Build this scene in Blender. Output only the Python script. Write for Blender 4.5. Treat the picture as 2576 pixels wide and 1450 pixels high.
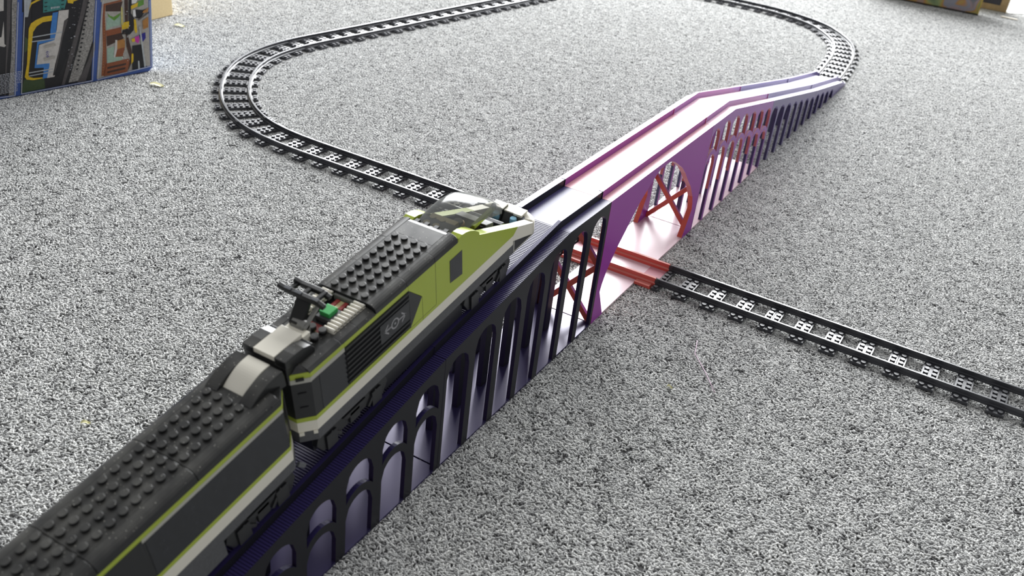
import bpy, math, random
from mathutils import Vector, Matrix
random.seed(7)
for o in list(bpy.data.objects): bpy.data.objects.remove(o, do_unlink=True)
COL = bpy.context.scene.collection
SC = bpy.context.scene
S = 0.001            # everything below is written in millimetres
R = math.radians

# ---------------------------------------------------------------- camera
cam_d = bpy.data.cameras.new('camera'); cam = bpy.data.objects.new('camera', cam_d); COL.objects.link(cam)
SC.camera = cam
_p, _y, _r = 0.5309, -0.4737, 0.1212
FW = Vector((math.sin(_y)*math.cos(_p), math.cos(_y)*math.cos(_p), -math.sin(_p)))
RT = Vector((math.cos(_y), -math.sin(_y), 0)); UP = RT.cross(FW)
RT, UP = math.cos(_r)*RT+math.sin(_r)*UP, -math.sin(_r)*RT+math.cos(_r)*UP
M = Matrix((RT, UP, -FW)).transposed().to_4x4(); M.translation = Vector((331.4, -907.5, 505.4))*S
cam.matrix_world = M
cam_d.sensor_fit = 'HORIZONTAL'; cam_d.sensor_width = 36.0
cam_d.lens = 2417.7/2576*36.0
cam_d.shift_x = 7.4/2576; cam_d.shift_y = 16.18/2576
cam_d.clip_start = 0.02; cam_d.clip_end = 60
cam_d.dof.use_dof = True; cam_d.dof.focus_distance = 0.92; cam_d.dof.aperture_fstop = 12

# ---------------------------------------------------------------- light: daylight from a wide glazed door behind the layout, dim room all round
W = bpy.data.worlds.new('room'); SC.world = W; W.use_nodes = True
WORLD_STRENGTH = 0.46
bg = W.node_tree.nodes['Background']; bg.inputs[0].default_value = (0.98, 0.985, 1.0, 1); bg.inputs[1].default_value = WORLD_STRENGTH
def window_light(name, loc, size, power, target, color=(0.97, 0.985, 1.0)):
    l = bpy.data.lights.new(name, 'AREA'); l.shape = 'RECTANGLE'; l.size, l.size_y = size; l.energy = power; l.color = color
    o = bpy.data.objects.new(name, l); COL.objects.link(o); o.location = loc
    o.rotation_euler = (Vector(target)-Vector(loc)).to_track_quat('-Z', 'Y').to_euler()
    return o
window_light('window_daylight', (-1.35, 2.9, 1.60), (3.45, 2.35), 520, (-1.2, 0.4, 0.9))
SC.view_settings.view_transform = 'Standard'; SC.view_settings.look = 'None'
SC.view_settings.gamma = 1; SC.view_settings.use_curve_mapping = False
SC.view_settings.exposure = 0.0

# ---------------------------------------------------------------- materials
def lin(c):
    return tuple((x/255/12.92 if x/255 <= .04045 else ((x/255+.055)/1.055)**2.4) for x in c)+(1,)
def nodes(name):
    m = bpy.data.materials.new(name); m.use_nodes = True
    nt = m.node_tree; return m, nt, nt.nodes['Principled BSDF']
def N(nt, t, **k):
    n = nt.nodes.new(t)
    for a, b in k.items(): setattr(n, a, b)
    return n
def plain(name, rgb, rough=.35, spec=.5, noise=.0, nscale=800, bump=0, bscale=1500):
    m, nt, b = nodes(name)
    b.inputs['Base Color'].default_value = lin(rgb); b.inputs['Roughness'].default_value = rough
    b.inputs['Specular IOR Level'].default_value = spec
    tc = N(nt, 'ShaderNodeTexCoord')
    if noise:
        t = N(nt, 'ShaderNodeTexNoise'); t.inputs['Scale'].default_value = nscale; t.inputs['Detail'].default_value = 4
        nt.links.new(tc.outputs['Object'], t.inputs['Vector'])
        mx = N(nt, 'ShaderNodeMix', data_type='RGBA', blend_type='MULTIPLY'); mx.inputs[0].default_value = 1
        r = N(nt, 'ShaderNodeMapRange'); r.inputs[3].default_value = 1-noise; r.inputs[4].default_value = 1+noise
        r.inputs[1].default_value = .3; r.inputs[2].default_value = .7
        nt.links.new(t.outputs['Fac'], r.inputs[0]); mx.inputs[6].default_value = lin(rgb)
        nt.links.new(r.outputs[0], mx.inputs[7]); nt.links.new(mx.outputs[2], b.inputs['Base Color'])
    if bump:
        t = N(nt, 'ShaderNodeTexNoise'); t.inputs['Scale'].default_value = bscale; t.inputs['Detail'].default_value = 2
        nt.links.new(tc.outputs['Object'], t.inputs['Vector'])
        bp = N(nt, 'ShaderNodeBump'); bp.inputs['Strength'].default_value = bump; bp.inputs['Distance'].default_value = .0003
        nt.links.new(t.outputs['Fac'], bp.inputs['Height']); nt.links.new(bp.outputs[0], b.inputs['Normal'])
    return m
def dusty(name, rgb, rough=.28, dust=.8):
    """glossy plastic with specks of dust that settled on the faces that look up"""
    m, nt, b = nodes(name)
    tc = N(nt, 'ShaderNodeTexCoord'); ge = N(nt, 'ShaderNodeNewGeometry'); sp = N(nt, 'ShaderNodeSeparateXYZ')
    nt.links.new(ge.outputs['Normal'], sp.inputs[0])
    t = N(nt, 'ShaderNodeTexNoise'); t.inputs['Scale'].default_value = 900; t.inputs['Detail'].default_value = 3
    nt.links.new(tc.outputs['Object'], t.inputs['Vector'])
    t2 = N(nt, 'ShaderNodeTexNoise'); t2.inputs['Scale'].default_value = 60; nt.links.new(tc.outputs['Object'], t2.inputs['Vector'])
    v = N(nt, 'ShaderNodeTexVoronoi'); v.inputs['Scale'].default_value = 480; nt.links.new(tc.outputs['Object'], v.inputs['Vector'])
    vr = N(nt, 'ShaderNodeMapRange'); vr.inputs[1].default_value = .16; vr.inputs[2].default_value = .06; nt.links.new(v.outputs['Distance'], vr.inputs[0])
    pick = N(nt, 'ShaderNodeMath', operation='GREATER_THAN'); pick.inputs[1].default_value = .42; sx = N(nt, 'ShaderNodeSeparateXYZ')
    nt.links.new(v.outputs['Color'], sx.inputs[0]); nt.links.new(sx.outputs[0], pick.inputs[0])
    m1 = N(nt, 'ShaderNodeMath', operation='MULTIPLY'); nt.links.new(vr.outputs[0], m1.inputs[0]); nt.links.new(pick.outputs[0], m1.inputs[1])
    film = N(nt, 'ShaderNodeMapRange'); film.inputs[1].default_value = .35; film.inputs[2].default_value = .7; film.inputs[3].default_value = .03; film.inputs[4].default_value = .15
    nt.links.new(t2.outputs['Fac'], film.inputs[0])
    add = N(nt, 'ShaderNodeMath', operation='ADD'); nt.links.new(m1.outputs[0], add.inputs[0]); nt.links.new(film.outputs[0], add.inputs[1])
    upm = N(nt, 'ShaderNodeMapRange'); upm.inputs[1].default_value = .5; upm.inputs[2].default_value = .95; upm.inputs[4].default_value = dust
    nt.links.new(sp.outputs[2], upm.inputs[0])
    fac = N(nt, 'ShaderNodeMath', operation='MULTIPLY', use_clamp=True); nt.links.new(add.outputs[0], fac.inputs[0]); nt.links.new(upm.outputs[0], fac.inputs[1])
    mx = N(nt, 'ShaderNodeMix', data_type='RGBA'); mx.inputs[6].default_value = lin(rgb); mx.inputs[7].default_value = lin((188, 186, 176))
    nt.links.new(fac.outputs[0], mx.inputs[0]); nt.links.new(mx.outputs[2], b.inputs['Base Color'])
    rr = N(nt, 'ShaderNodeMapRange'); rr.inputs[3].default_value = rough; rr.inputs[4].default_value = .85
    nt.links.new(fac.outputs[0], rr.inputs[0]); nt.links.new(rr.outputs[0], b.inputs['Roughness'])
    return m
def silk(name, cx, cy, cz, cy_low=None, zlow=50, rough=.3, spec=.5):
    """two-colour coextruded filament: one colour towards +-X, the other towards +-Y, tops paler, with window glare put into their colour; optionally a filament change at a print height"""
    m, nt, b = nodes(name)
    tc = N(nt, 'ShaderNodeTexCoord')
    ab = N(nt, 'ShaderNodeVectorMath', operation='ABSOLUTE'); nt.links.new(tc.outputs['Normal'], ab.inputs[0])
    sp = N(nt, 'ShaderNodeSeparateXYZ'); nt.links.new(ab.outputs[0], sp.inputs[0])
    ycol = N(nt, 'ShaderNodeMix', data_type='RGBA'); ycol.inputs[6].default_value = lin(cy); ycol.inputs[7].default_value = lin(cy_low or cy)
    so = N(nt, 'ShaderNodeSeparateXYZ'); nt.links.new(tc.outputs['Object'], so.inputs[0])
    lt = N(nt, 'ShaderNodeMath', operation='LESS_THAN'); lt.inputs[1].default_value = zlow*S; nt.links.new(so.outputs[2], lt.inputs[0])
    nt.links.new(lt.outputs[0], ycol.inputs[0])
    xr = N(nt, 'ShaderNodeMapRange'); xr.inputs[1].default_value = .35; xr.inputs[2].default_value = .75; nt.links.new(sp.outputs[0], xr.inputs[0])
    zr = N(nt, 'ShaderNodeMapRange'); zr.inputs[1].default_value = .5; zr.inputs[2].default_value = .9; nt.links.new(sp.outputs[2], zr.inputs[0])
    a = N(nt, 'ShaderNodeMix', data_type='RGBA'); a.inputs[7].default_value = lin(cx)
    nt.links.new(xr.outputs[0], a.inputs[0]); nt.links.new(ycol.outputs[2], a.inputs[6])
    c = N(nt, 'ShaderNodeMix', data_type='RGBA'); c.inputs[7].default_value = lin(cz)  # top colour, with the glare on up-facing faces painted in
    nt.links.new(zr.outputs[0], c.inputs[0]); nt.links.new(a.outputs[2], c.inputs[6])
    nt.links.new(c.outputs[2], b.inputs['Base Color'])
    b.inputs['Roughness'].default_value = rough; b.inputs['Specular IOR Level'].default_value = spec
    w = N(nt, 'ShaderNodeTexWave', wave_type='BANDS', bands_direction='DIAGONAL'); w.inputs['Scale'].default_value = 330; w.inputs['Distortion'].default_value = .6
    nt.links.new(tc.outputs['Object'], w.inputs['Vector'])
    bp = N(nt, 'ShaderNodeBump'); bp.inputs['Strength'].default_value = .045; bp.inputs['Distance'].default_value = .0002
    nt.links.new(w.outputs['Fac'], bp.inputs['Height']); nt.links.new(bp.outputs[0], b.inputs['Normal'])
    return m
def glassy(name, rgb, clear=.72, base=(120, 122, 122)):
    m, nt, b = nodes(name)
    out = nt.nodes['Material Output']
    tr = N(nt, 'ShaderNodeBsdfTransparent'); tr.inputs[0].default_value = lin(rgb)
    b.inputs['Base Color'].default_value = lin(base); b.inputs['Roughness'].default_value = .12
    mx = N(nt, 'ShaderNodeMixShader'); mx.inputs[0].default_value = clear
    lw = N(nt, 'ShaderNodeLayerWeight'); lw.inputs[0].default_value = .35
    r = N(nt, 'ShaderNodeMapRange'); r.inputs[3].default_value = clear; r.inputs[4].default_value = .25
    nt.links.new(lw.outputs['Facing'], r.inputs[0]); nt.links.new(r.outputs[0], mx.inputs[0])
    nt.links.new(b.outputs[0], mx.inputs[1]); nt.links.new(tr.outputs[0], mx.inputs[2]); nt.links.new(mx.outputs[0], out.inputs['Surface'])
    return m

BLACK = dusty('black_plastic', (28, 29, 30)); BLACK2 = plain('black_side_plastic', (33, 34, 36), .3)
LIME = plain('lime_plastic', (165, 181, 60), .25); WHITE = plain('white_plastic', (226, 222, 208), .3)
WHITE2 = plain('pale_grey_plastic', (176, 175, 166), .35); DGREY = plain('dark_grey_plastic', (84, 85, 87), .5, .4, .15, 900, .5, 2500)
MGREY = plain('mid_grey_plastic', (120, 120, 116), .4); PANEL = plain('gloss_black_sticker', (38, 40, 44), .22, .5, .25, 300)
TRACK = plain('track_grey_plastic', (60, 61, 65), .28, .42); GREEN = plain('green_plastic', (56, 160, 84), .3)
RED = plain('red_plastic', (150, 30, 24), .35); TAN = plain('tan_plastic', (196, 178, 128), .4); LOGO = plain('grey_print', (150, 150, 152), .4)
CHROME = plain('smooth_grey_plastic', (90, 92, 96), .15); ORANGE = plain('orange_plastic', (205, 140, 40), .35); TBLUE = glassy('clear_blue_plastic', (150, 210, 240), .45, (150, 205, 230))
CLEAR = glassy('smoky_clear_plastic', (190, 190, 182), .66); SEAM_AND_SHADE = plain('joint_and_gap_shade', (16, 16, 17), .6)
TIRE = plain('wheel_black', (18, 18, 19), .4, .3)
SILK_DARK = silk('silk_dark_navy', (31, 31, 37), (42, 35, 60), (50, 44, 88), rough=.34, spec=.18)
SILK_RED = silk('silk_purple_red', (150, 56, 156), (196, 88, 76), (196, 138, 148), rough=.33, spec=.3)
BASE_RED = plain('glossy_pink_base_with_glare', (222, 194, 202), .3, .5)  # base plates: white window glare put into the pale pink
BASE_DARK = plain('glossy_navy_underside', (50, 45, 78), .24, .38)
BASE_DARK.node_tree.nodes['Principled BSDF'].inputs['Specular Tint'].default_value = (.78, .72, 1, 1)
SILK_PINK = silk('silk_purple_red_navy', (142, 62, 160), (166, 88, 92), (214, 172, 188), (48, 36, 86), 44, rough=.26)
SILK_VIOLET = silk('silk_violet_navy', (96, 84, 132), (46, 38, 78), (170, 160, 205), rough=.3)
SILK_TRACK = silk('silk_red_track', (196, 90, 78), (198, 88, 78), (206, 126, 116), rough=.3)

# ---------------------------------------------------------------- mesh helpers
class MB:
    def __init__(s): s.v = []; s.f = []; s.m = []; s.sm = []
    def add(s, vs, fs, m=0, smooth=False):
        b = len(s.v); s.v += [tuple(x) for x in vs]
        for f in fs: s.f.append(tuple(b+i for i in f)); s.m.append(m); s.sm.append(smooth)
        return s
    def box(s, x0, x1, y0, y1, z0, z1, m=0):
        return s.add([(x0, y0, z0), (x1, y0, z0), (x1, y1, z0), (x0, y1, z0), (x0, y0, z1), (x1, y0, z1), (x1, y1, z1), (x0, y1, z1)],
                     [(0, 3, 2, 1), (4, 5, 6, 7), (0, 1, 5, 4), (1, 2, 6, 5), (2, 3, 7, 6), (3, 0, 4, 7)], m)
    def prism(s, poly, axis, a, b, m=0):
        """2-D polygon extruded along an axis; poly is (y,z) for x, (x,z) for y, (x,y) for z"""
        ar = sum(p[0]*q[1]-q[0]*p[1] for p, q in zip(poly, poly[1:]+poly[:1]))
        if (ar < 0) != (axis == 'y'): poly = poly[::-1]
        if a > b: a, b = b, a
        P = {'x': lambda p, t: (t, p[0], p[1]), 'y': lambda p, t: (p[0], t, p[1]), 'z': lambda p, t: (p[0], p[1], t)}[axis]
        n = len(poly)
        return s.add([P(p, a) for p in poly]+[P(p, b) for p in poly],
                     [tuple(range(n))[::-1], tuple(range(n, 2*n))]+[(i, (i+1) % n, n+(i+1) % n, n+i) for i in range(n)], m)
    def cyl(s, c, r, h, n=12, axis='z', m=0, r2=None):
        r2 = r if r2 is None else r2
        A = {'z': lambda a, b, t: (c[0]+a, c[1]+b, c[2]+t), 'x': lambda a, b, t: (c[0]+t, c[1]+a, c[2]+b), 'y': lambda a, b, t: (c[0]+b, c[1]+t, c[2]+a)}[axis]
        vs = [A(r*math.cos(2*math.pi*i/n), r*math.sin(2*math.pi*i/n), 0) for i in range(n)]+[A(r2*math.cos(2*math.pi*i/n), r2*math.sin(2*math.pi*i/n), h) for i in range(n)]
        s.add(vs, [tuple(range(n))[::-1], tuple(range(n, 2*n))], m)
        b = len(s.v)-2*n
        for i in range(n): s.f.append((b+i, b+(i+1) % n, b+n+(i+1) % n, b+n+i)); s.m.append(m); s.sm.append(True)
        return s
    def bar(s, a, b, w, h, m=0):
        a, b = Vector(a), Vector(b); d = (b-a).normalized(); u = Vector((0, 0, 1)) if abs(d.z) < .9 else Vector((0, 1, 0))
        r = d.cross(u).normalized()*w/2; u = r.cross(d).normalized()*h/2
        vs = [a-r-u, a+r-u, a+r+u, a-r+u, b-r-u, b+r-u, b+r+u, b-r+u]
        return s.add(vs, [(0, 1, 2, 3), (7, 6, 5, 4), (0, 4, 5, 1), (1, 5, 6, 2), (2, 6, 7, 3), (3, 7, 4, 0)], m)
    def tube(s, pts, r, n=6, m=0):
        rings = []
        for i, p in enumerate(pts):
            d = (Vector(pts[min(i+1, len(pts)-1)])-Vector(pts[max(i-1, 0)])).normalized()
            u = Vector((0, 0, 1)) if abs(d.z) < .95 else Vector((1, 0, 0)); a = d.cross(u).normalized(); b = d.cross(a)
            rings.append([Vector(p)+a*r*math.cos(2*math.pi*k/n)+b*r*math.sin(2*math.pi*k/n) for k in range(n)])
        L = len(rings)
        return s.add([v for g in rings for v in g], [tuple(range(n)), tuple((L-1)*n+k for k in range(n))[::-1]]+[(i*n+k, (i+1)*n+k, (i+1)*n+(k+1) % n, i*n+(k+1) % n) for i in range(L-1) for k in range(n)], m, True)
    def mesh(s, name, mats, bevel=0):
        me = bpy.data.meshes.new(name); me.from_pydata([(x*S, y*S, z*S) for x, y, z in s.v], [], s.f)
        for mt in (mats if isinstance(mats, (list, tuple)) else [mats]): me.materials.append(mt)
        me.polygons.foreach_set('material_index', s.m); me.polygons.foreach_set('use_smooth', s.sm); me.update()
        return me
    def build(s, name, mats, parent=None, bevel=0, label=None):
        o = bpy.data.objects.new(name, s.mesh(name, mats)); COL.objects.link(o)
        if parent: o.parent = parent
        if label: o['label'] = label
        if bevel:
            b = o.modifiers.new('bevel', 'BEVEL'); b.width = bevel*S; b.segments = 2; b.limit_method = 'ANGLE'; b.angle_limit = R(50)
        return o
def tag(o, label, cat, group=None, kind=None):
    o['label'] = label; o['category'] = cat
    if group: o['group'] = group
    if kind: o['kind'] = kind
    return o
def thing(name, label, cat, loc=(0, 0, 0), rotz=0, group=None, mat=None):
    o = bpy.data.objects.new(name, None); COL.objects.link(o); o.empty_display_size = .02
    if mat is not None: o.matrix_world = mat
    else: o.location = Vector(loc)*S; o.rotation_euler = (0, 0, rotz)
    return tag(o, label, cat, group)
# ---------------------------------------------------------------- carpet
m, nt, b = nodes('carpet_backing')
b.inputs['Base Color'].default_value = lin((76, 76, 76)); b.inputs['Roughness'].default_value = 1
fl = MB().box(-2600, 1500, -1500, 3400, -12, -2.0).build('floor', m); fl['kind'] = 'structure'; fl['label'] = 'grey loop pile carpet floor'
m, nt, b = nodes('carpet_yarn')
oi = N(nt, 'ShaderNodeObjectInfo'); at = N(nt, 'ShaderNodeAttribute', attribute_name='tone'); rp = N(nt, 'ShaderNodeValToRGB')
a_ = N(nt, 'ShaderNodeMath', operation='MULTIPLY_ADD'); a_.inputs[1].default_value = .18; nt.links.new(oi.outputs['Random'], a_.inputs[0])
s_ = N(nt, 'ShaderNodeMath', operation='MULTIPLY'); s_.inputs[1].default_value = .82; nt.links.new(at.outputs['Fac'], s_.inputs[0]); nt.links.new(s_.outputs[0], a_.inputs[2])
rp.color_ramp.elements[0].color = lin((74, 74, 76)); rp.color_ramp.elements[1].color = lin((212, 212, 209))
e = rp.color_ramp.elements.new(.45); e.color = lin((168, 169, 168)); e = rp.color_ramp.elements.new(.18); e.color = lin((118, 118, 118))
nt.links.new(a_.outputs[0], rp.inputs[0]); nt.links.new(rp.outputs[0], b.inputs['Base Color'])
b.inputs['Roughness'].default_value = .9; b.inputs['Specular IOR Level'].default_value = .15
YARN = m
def carpet_pile():
    """tufts (a dozen loops of yarn each) scattered by geometry nodes over the part of the floor in view"""
    g = bpy.data.node_groups.new('carpet_loops', 'GeometryNodeTree')
    g.interface.new_socket('Geometry', in_out='INPUT', socket_type='NodeSocketGeometry'); g.interface.new_socket('Geometry', in_out='OUTPUT', socket_type='NodeSocketGeometry')
    n = g.nodes; L = g.links.new
    gi = n.new('NodeGroupInput'); go = n.new('NodeGroupOutput')
    def rnd(lo, hi, seed, t='FLOAT_VECTOR'):
        r = n.new('FunctionNodeRandomValue'); r.data_type = t
        i, j = ([k for k, s in enumerate(r.inputs) if s.enabled and s.name == nm][0] for nm in ('Min', 'Max'))
        r.inputs[i].default_value = lo; r.inputs[j].default_value = hi; r.inputs['Seed'].default_value = seed
        return [o for o in r.outputs if o.enabled][0]
    arc = n.new('GeometryNodeCurveArc'); arc.inputs['Resolution'].default_value = 5; arc.inputs['Radius'].default_value = 1.1*S; arc.inputs['Start Angle'].default_value = R(-10); arc.inputs['Sweep Angle'].default_value = R(200)
    pc = n.new('GeometryNodeCurvePrimitiveCircle'); pc.inputs['Resolution'].default_value = 5; pc.inputs['Radius'].default_value = .62*S
    cm = n.new('GeometryNodeCurveToMesh'); L(arc.outputs['Curve'], cm.inputs['Curve']); L(pc.outputs['Curve'], cm.inputs['Profile Curve'])
    tr = n.new('GeometryNodeTransform'); tr.inputs['Rotation'].default_value = (R(90), 0, 0); tr.inputs['Scale'].default_value = (1.3, 1, 1.05); L(cm.outputs[0], tr.inputs[0])
    ss = n.new('GeometryNodeSetShadeSmooth'); L(tr.outputs[0], ss.inputs[0])
    sm = n.new('GeometryNodeSetMaterial'); sm.inputs['Material'].default_value = YARN; L(ss.outputs[0], sm.inputs[0])
    gr = n.new('GeometryNodeMeshGrid'); gr.inputs['Size X'].default_value = 9*S; gr.inputs['Size Y'].default_value = 9*S; gr.inputs['Vertices X'].default_value = 5; gr.inputs['Vertices Y'].default_value = 5
    jt = n.new('GeometryNodeSetPosition'); L(gr.outputs['Mesh'], jt.inputs['Geometry']); L(rnd((-.9*S, -.9*S, -.35*S), (.9*S, .9*S, .3*S), 4), jt.inputs['Offset'])
    i1 = n.new('GeometryNodeInstanceOnPoints'); L(jt.outputs[0], i1.inputs['Points']); L(sm.outputs[0], i1.inputs['Instance'])
    L(rnd((-.5, -.35, 0), (.5, .35, 6.283), 5), i1.inputs['Rotation']); L(rnd((.7, .8, .8), (1.35, 1.2, 1.15), 6), i1.inputs['Scale'])
    sa = n.new('GeometryNodeStoreNamedAttribute'); sa.data_type = 'FLOAT'; sa.domain = 'INSTANCE'; sa.inputs['Name'].default_value = 'tone'
    L(i1.outputs[0], sa.inputs['Geometry']); L(rnd(0.0, 1.0, 7, 'FLOAT'), [s for s in sa.inputs if s.enabled and s.name == 'Value'][0])
    rz = n.new('GeometryNodeRealizeInstances'); L(sa.outputs[0], rz.inputs[0])
    dp = n.new('GeometryNodeDistributePointsOnFaces'); dp.distribute_method = 'POISSON'; dp.inputs['Distance Min'].default_value = 5.2*S; dp.inputs['Density Max'].default_value = PILE_DENSITY; dp.inputs['Seed'].default_value = 3
    ip = n.new('GeometryNodeInstanceOnPoints'); L(dp.outputs['Points'], ip.inputs['Points']); L(rz.outputs[0], ip.inputs['Instance'])
    L(rnd((-.06, -.06, 0), (.06, .06, 6.283), 8), ip.inputs['Rotation']); L(rnd((.85, .85, .85), (1.15, 1.15, 1.1), 9), ip.inputs['Scale'])
    L(gi.outputs[0], dp.inputs[0]); L(ip.outputs[0], go.inputs[0])
    poly = [(-380, -1000), (300, -1000), (850, -600), (850, 700), (800, 2450), (-700, 2450), (-1200, 1500), (-1750, 900), (-1750, -350)]
    o = MB().add([(x, y, -1.9) for x, y in poly], [tuple(range(len(poly)))]).build('carpet_pile', YARN)
    o['kind'] = 'stuff'; o['label'] = 'mottled light grey loop pile of the carpet'; o['category'] = 'carpet'
    md = o.modifiers.new('loops', 'NODES'); md.node_group = g
PILE_DENSITY = 90000
carpet_pile()

# ---------------------------------------------------------------- printed bridge
PROF = [(-800, 25), (-690, 47.5), (-411, 104.7), (-221, 136), (217, 136), (404, 100.5), (683, 48.4), (894, 13.5), (930, 3.5)]
def ztop(y):
    for (a, za), (c, zc) in zip(PROF, PROF[1:]):
        if y <= c: return za+(zc-za)*(y-a)/(c-a)
    return PROF[-1][1]
def slab(cols, mb, x0, x1):
    """wall from columns: cols = [(y, [(z0,z1),...]), ...]; neighbours with the same number of solid intervals are joined"""
    for (ya, ia), (yb, ib) in zip(cols, cols[1:]):
        if len(ia) != len(ib) or yb-ya < 1e-6: continue
        for (a0, a1), (b0, b1) in zip(ia, ib):
            mb.add([(x0, ya, a0), (x1, ya, a0), (x1, yb, b0), (x0, yb, b0), (x0, ya, a1), (x1, ya, a1), (x1, yb, b1), (x0, yb, b1)],
                   [(0, 3, 2, 1), (4, 5, 6, 7), (1, 2, 6, 5), (3, 0, 4, 7), (0, 1, 5, 4), (2, 3, 7, 6)])
def arch_cols(y0, y1, openings, low=None):
    """openings: (ya, yb, zcrown); low: (inner drop, outer drop) below the upper crown for a second tier of arches"""
    top = lambda y: ztop(y)-.5
    cols = [(y0, [(0, top(y0))])]
    for ya, yb, crown in openings:
        w = (yb-ya)/2; c = (ya+yb)/2; rr = w
        cols.append((ya, [(0, top(ya))]))
        K = 10
        if low is None:
            seg = []
            for i in range(K+1):
                y = ya+(yb-ya)*i/K; d = (y-c)/w; z = crown-rr+rr*math.sqrt(max(0, 1-d*d))
                seg.append((y, [(min(z, top(y)-.5), top(y))]))
            # little splayed foot on either side of the opening
            f = lambda y: min(crown-rr+rr*math.sqrt(max(0, 1-((y-c)/w)**2)), top(y)-.5)
            seg = [(ya, [(0, 5), (f(ya), top(ya))]), (ya+2.4, [(0, .05), (f(ya+2.4), top(ya+2.4))]), (ya+2.4, [(f(ya+2.4), top(ya+2.4))])]+[s_ for s_ in seg if ya+2.5 < s_[0] < yb-2.5]+[(yb-2.4, [(f(yb-2.4), top(yb-2.4))]), (yb-2.4, [(0, .05), (f(yb-2.4), top(yb-2.4))]), (yb, [(0, 5), (f(yb), top(yb))])]
            if f(ya) < 9 or (yb-ya) > 29.5 or low is not None and (yb-ya) < 30: seg = [(y_, [i_[-1]]) for y_, i_ in seg]
        else:
            il, ol = low; seg = []
            for i in range(K+1):
                y = ya+(yb-ya)*i/K; d = (y-c)/w; q = math.sqrt(max(0, 1-d*d))
                z = crown-rr+rr*q; zi = crown-il-rr+rr*q; zo = crown-ol-rr*1.25+rr*1.25*math.sqrt(max(0, 1-(d*.8)**2))
                seg.append((y, [(zi, max(zo, zi+2)), (min(z, top(y)-.5), top(y))]))
        cols += seg; cols.append((yb, [(0, top(yb))]))
    cols.append((y1, [(0, top(y1))]))
    return cols
def deck_part(root, mat, y0, y1):
    d = MB(); ys = sorted({y0, y1, *[y for y, _ in PROF if y0 < y < y1]})
    for a, c in zip(ys, ys[1:]):
        if abs(ztop(a)-ztop(c)) < .5: d.box(-31.95, 31.95, a, c, ztop(a)-5, ztop(a)); continue
        n = max(1, round((c-a)/2.1))
        for i in range(n):
            p, q = a+(c-a)*i/n, a+(c-a)*(i+1)/n; z = (ztop(p)+ztop(q))/2
            d.box(-31.95, 31.95, p, q, min(ztop(p), ztop(q))-5, z)
    d.build('deck', mat, root)
    for sx in (-1, 1):
        r = MB(); x0, x1 = sorted((sx*18.4, sx*21.6))
        for a, c in zip(ys, ys[1:]):
            r.add([(x0, a, ztop(a)-.5), (x1, a, ztop(a)-.5), (x1, c, ztop(c)-.5), (x0, c, ztop(c)-.5), (x0, a, ztop(a)+7.2), (x1, a, ztop(a)+7.2), (x1, c, ztop(c)+7.2), (x0, c, ztop(c)+7.2)],
                  [(0, 3, 2, 1), (4, 5, 6, 7), (0, 1, 5, 4), (1, 2, 6, 5), (2, 3, 7, 6), (3, 0, 4, 7)])
        # little coupling lip where the next section plugs in
        r.box(x0-.6, x1+.6, y1-.5, y1+.1, ztop(y1)-.4, ztop(y1)+7.4)
        r.build('rail', mat, root)
def section(label, mat, y0, y1, pier, low=None, base=True, centre=True, drop=11, end_extra=0, n=7):
    root = thing('bridge_section', label, 'toy bridge', (0, (y0+y1)/2, 0))
    root.location = (0, 0, 0)
    g = .25; deck_part(root, mat, y0+g, y1-g)
    L = (y1-y0-end_extra)/n; ops = []
    for i in range(n):
        ya, yb = y0+L*i+pier/2, y0+L*(i+1)-pier/2
        crown = min(ztop(ya), ztop(yb), ztop((ya+yb)/2)-2)-drop+4
        if crown-(yb-ya)/2 < 2: continue
        ops.append((ya, yb, crown))
    for x0, x1 in ((28.4, 32), (-32, -28.4)):
        w = MB(); slab(arch_cols(y0+g, y1-g, ops, low), w, x0, x1); w.build('side_wall', mat, root)
    if centre:
        for i in range(1, n):
            y = y0+L*i
            MB().box(-2.6, 2.6, y-(5 if mat is SILK_DARK and 8 < pier < 9 else 2.4), y+(5 if mat is SILK_DARK and 8 < pier < 9 else 2.4), 1, ztop(y)-3.2).build('pier', mat, root)
    if base: MB().box(-31.8, 31.8, y0+g+.6, y1-g-.6, -.6, 1.5).build('base_plate', BASE_DARK if mat is SILK_DARK else BASE_RED, root)
    return root
section('near dark navy ramp section with two tiers of arched openings, under the rear carriage', SILK_DARK, -800, -686, 10, (28, 21), n=3)
section('dark navy ramp section with two tiers of small arches, below the gap between train cars', SILK_DARK, -686, -411, 10, (28, 21))
section('black and navy bridge section with seven tall slender piers, beside the lime locomotive', SILK_DARK, -411, -138, 8.5)
section('magenta bridge section with two tiers of arches between wide arch and violet ramp', SILK_PINK, 138, 404, 6, (32.5, 26.5))
section('violet ramp section on thin navy piers, standing straight on the carpet', SILK_VIOLET, 404, 683, 7, None, False)
section('low violet end ramp that runs down to the curved black track', SILK_VIOLET, 683, 930, 8, None, False, False, 9, 60, 5)

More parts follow.
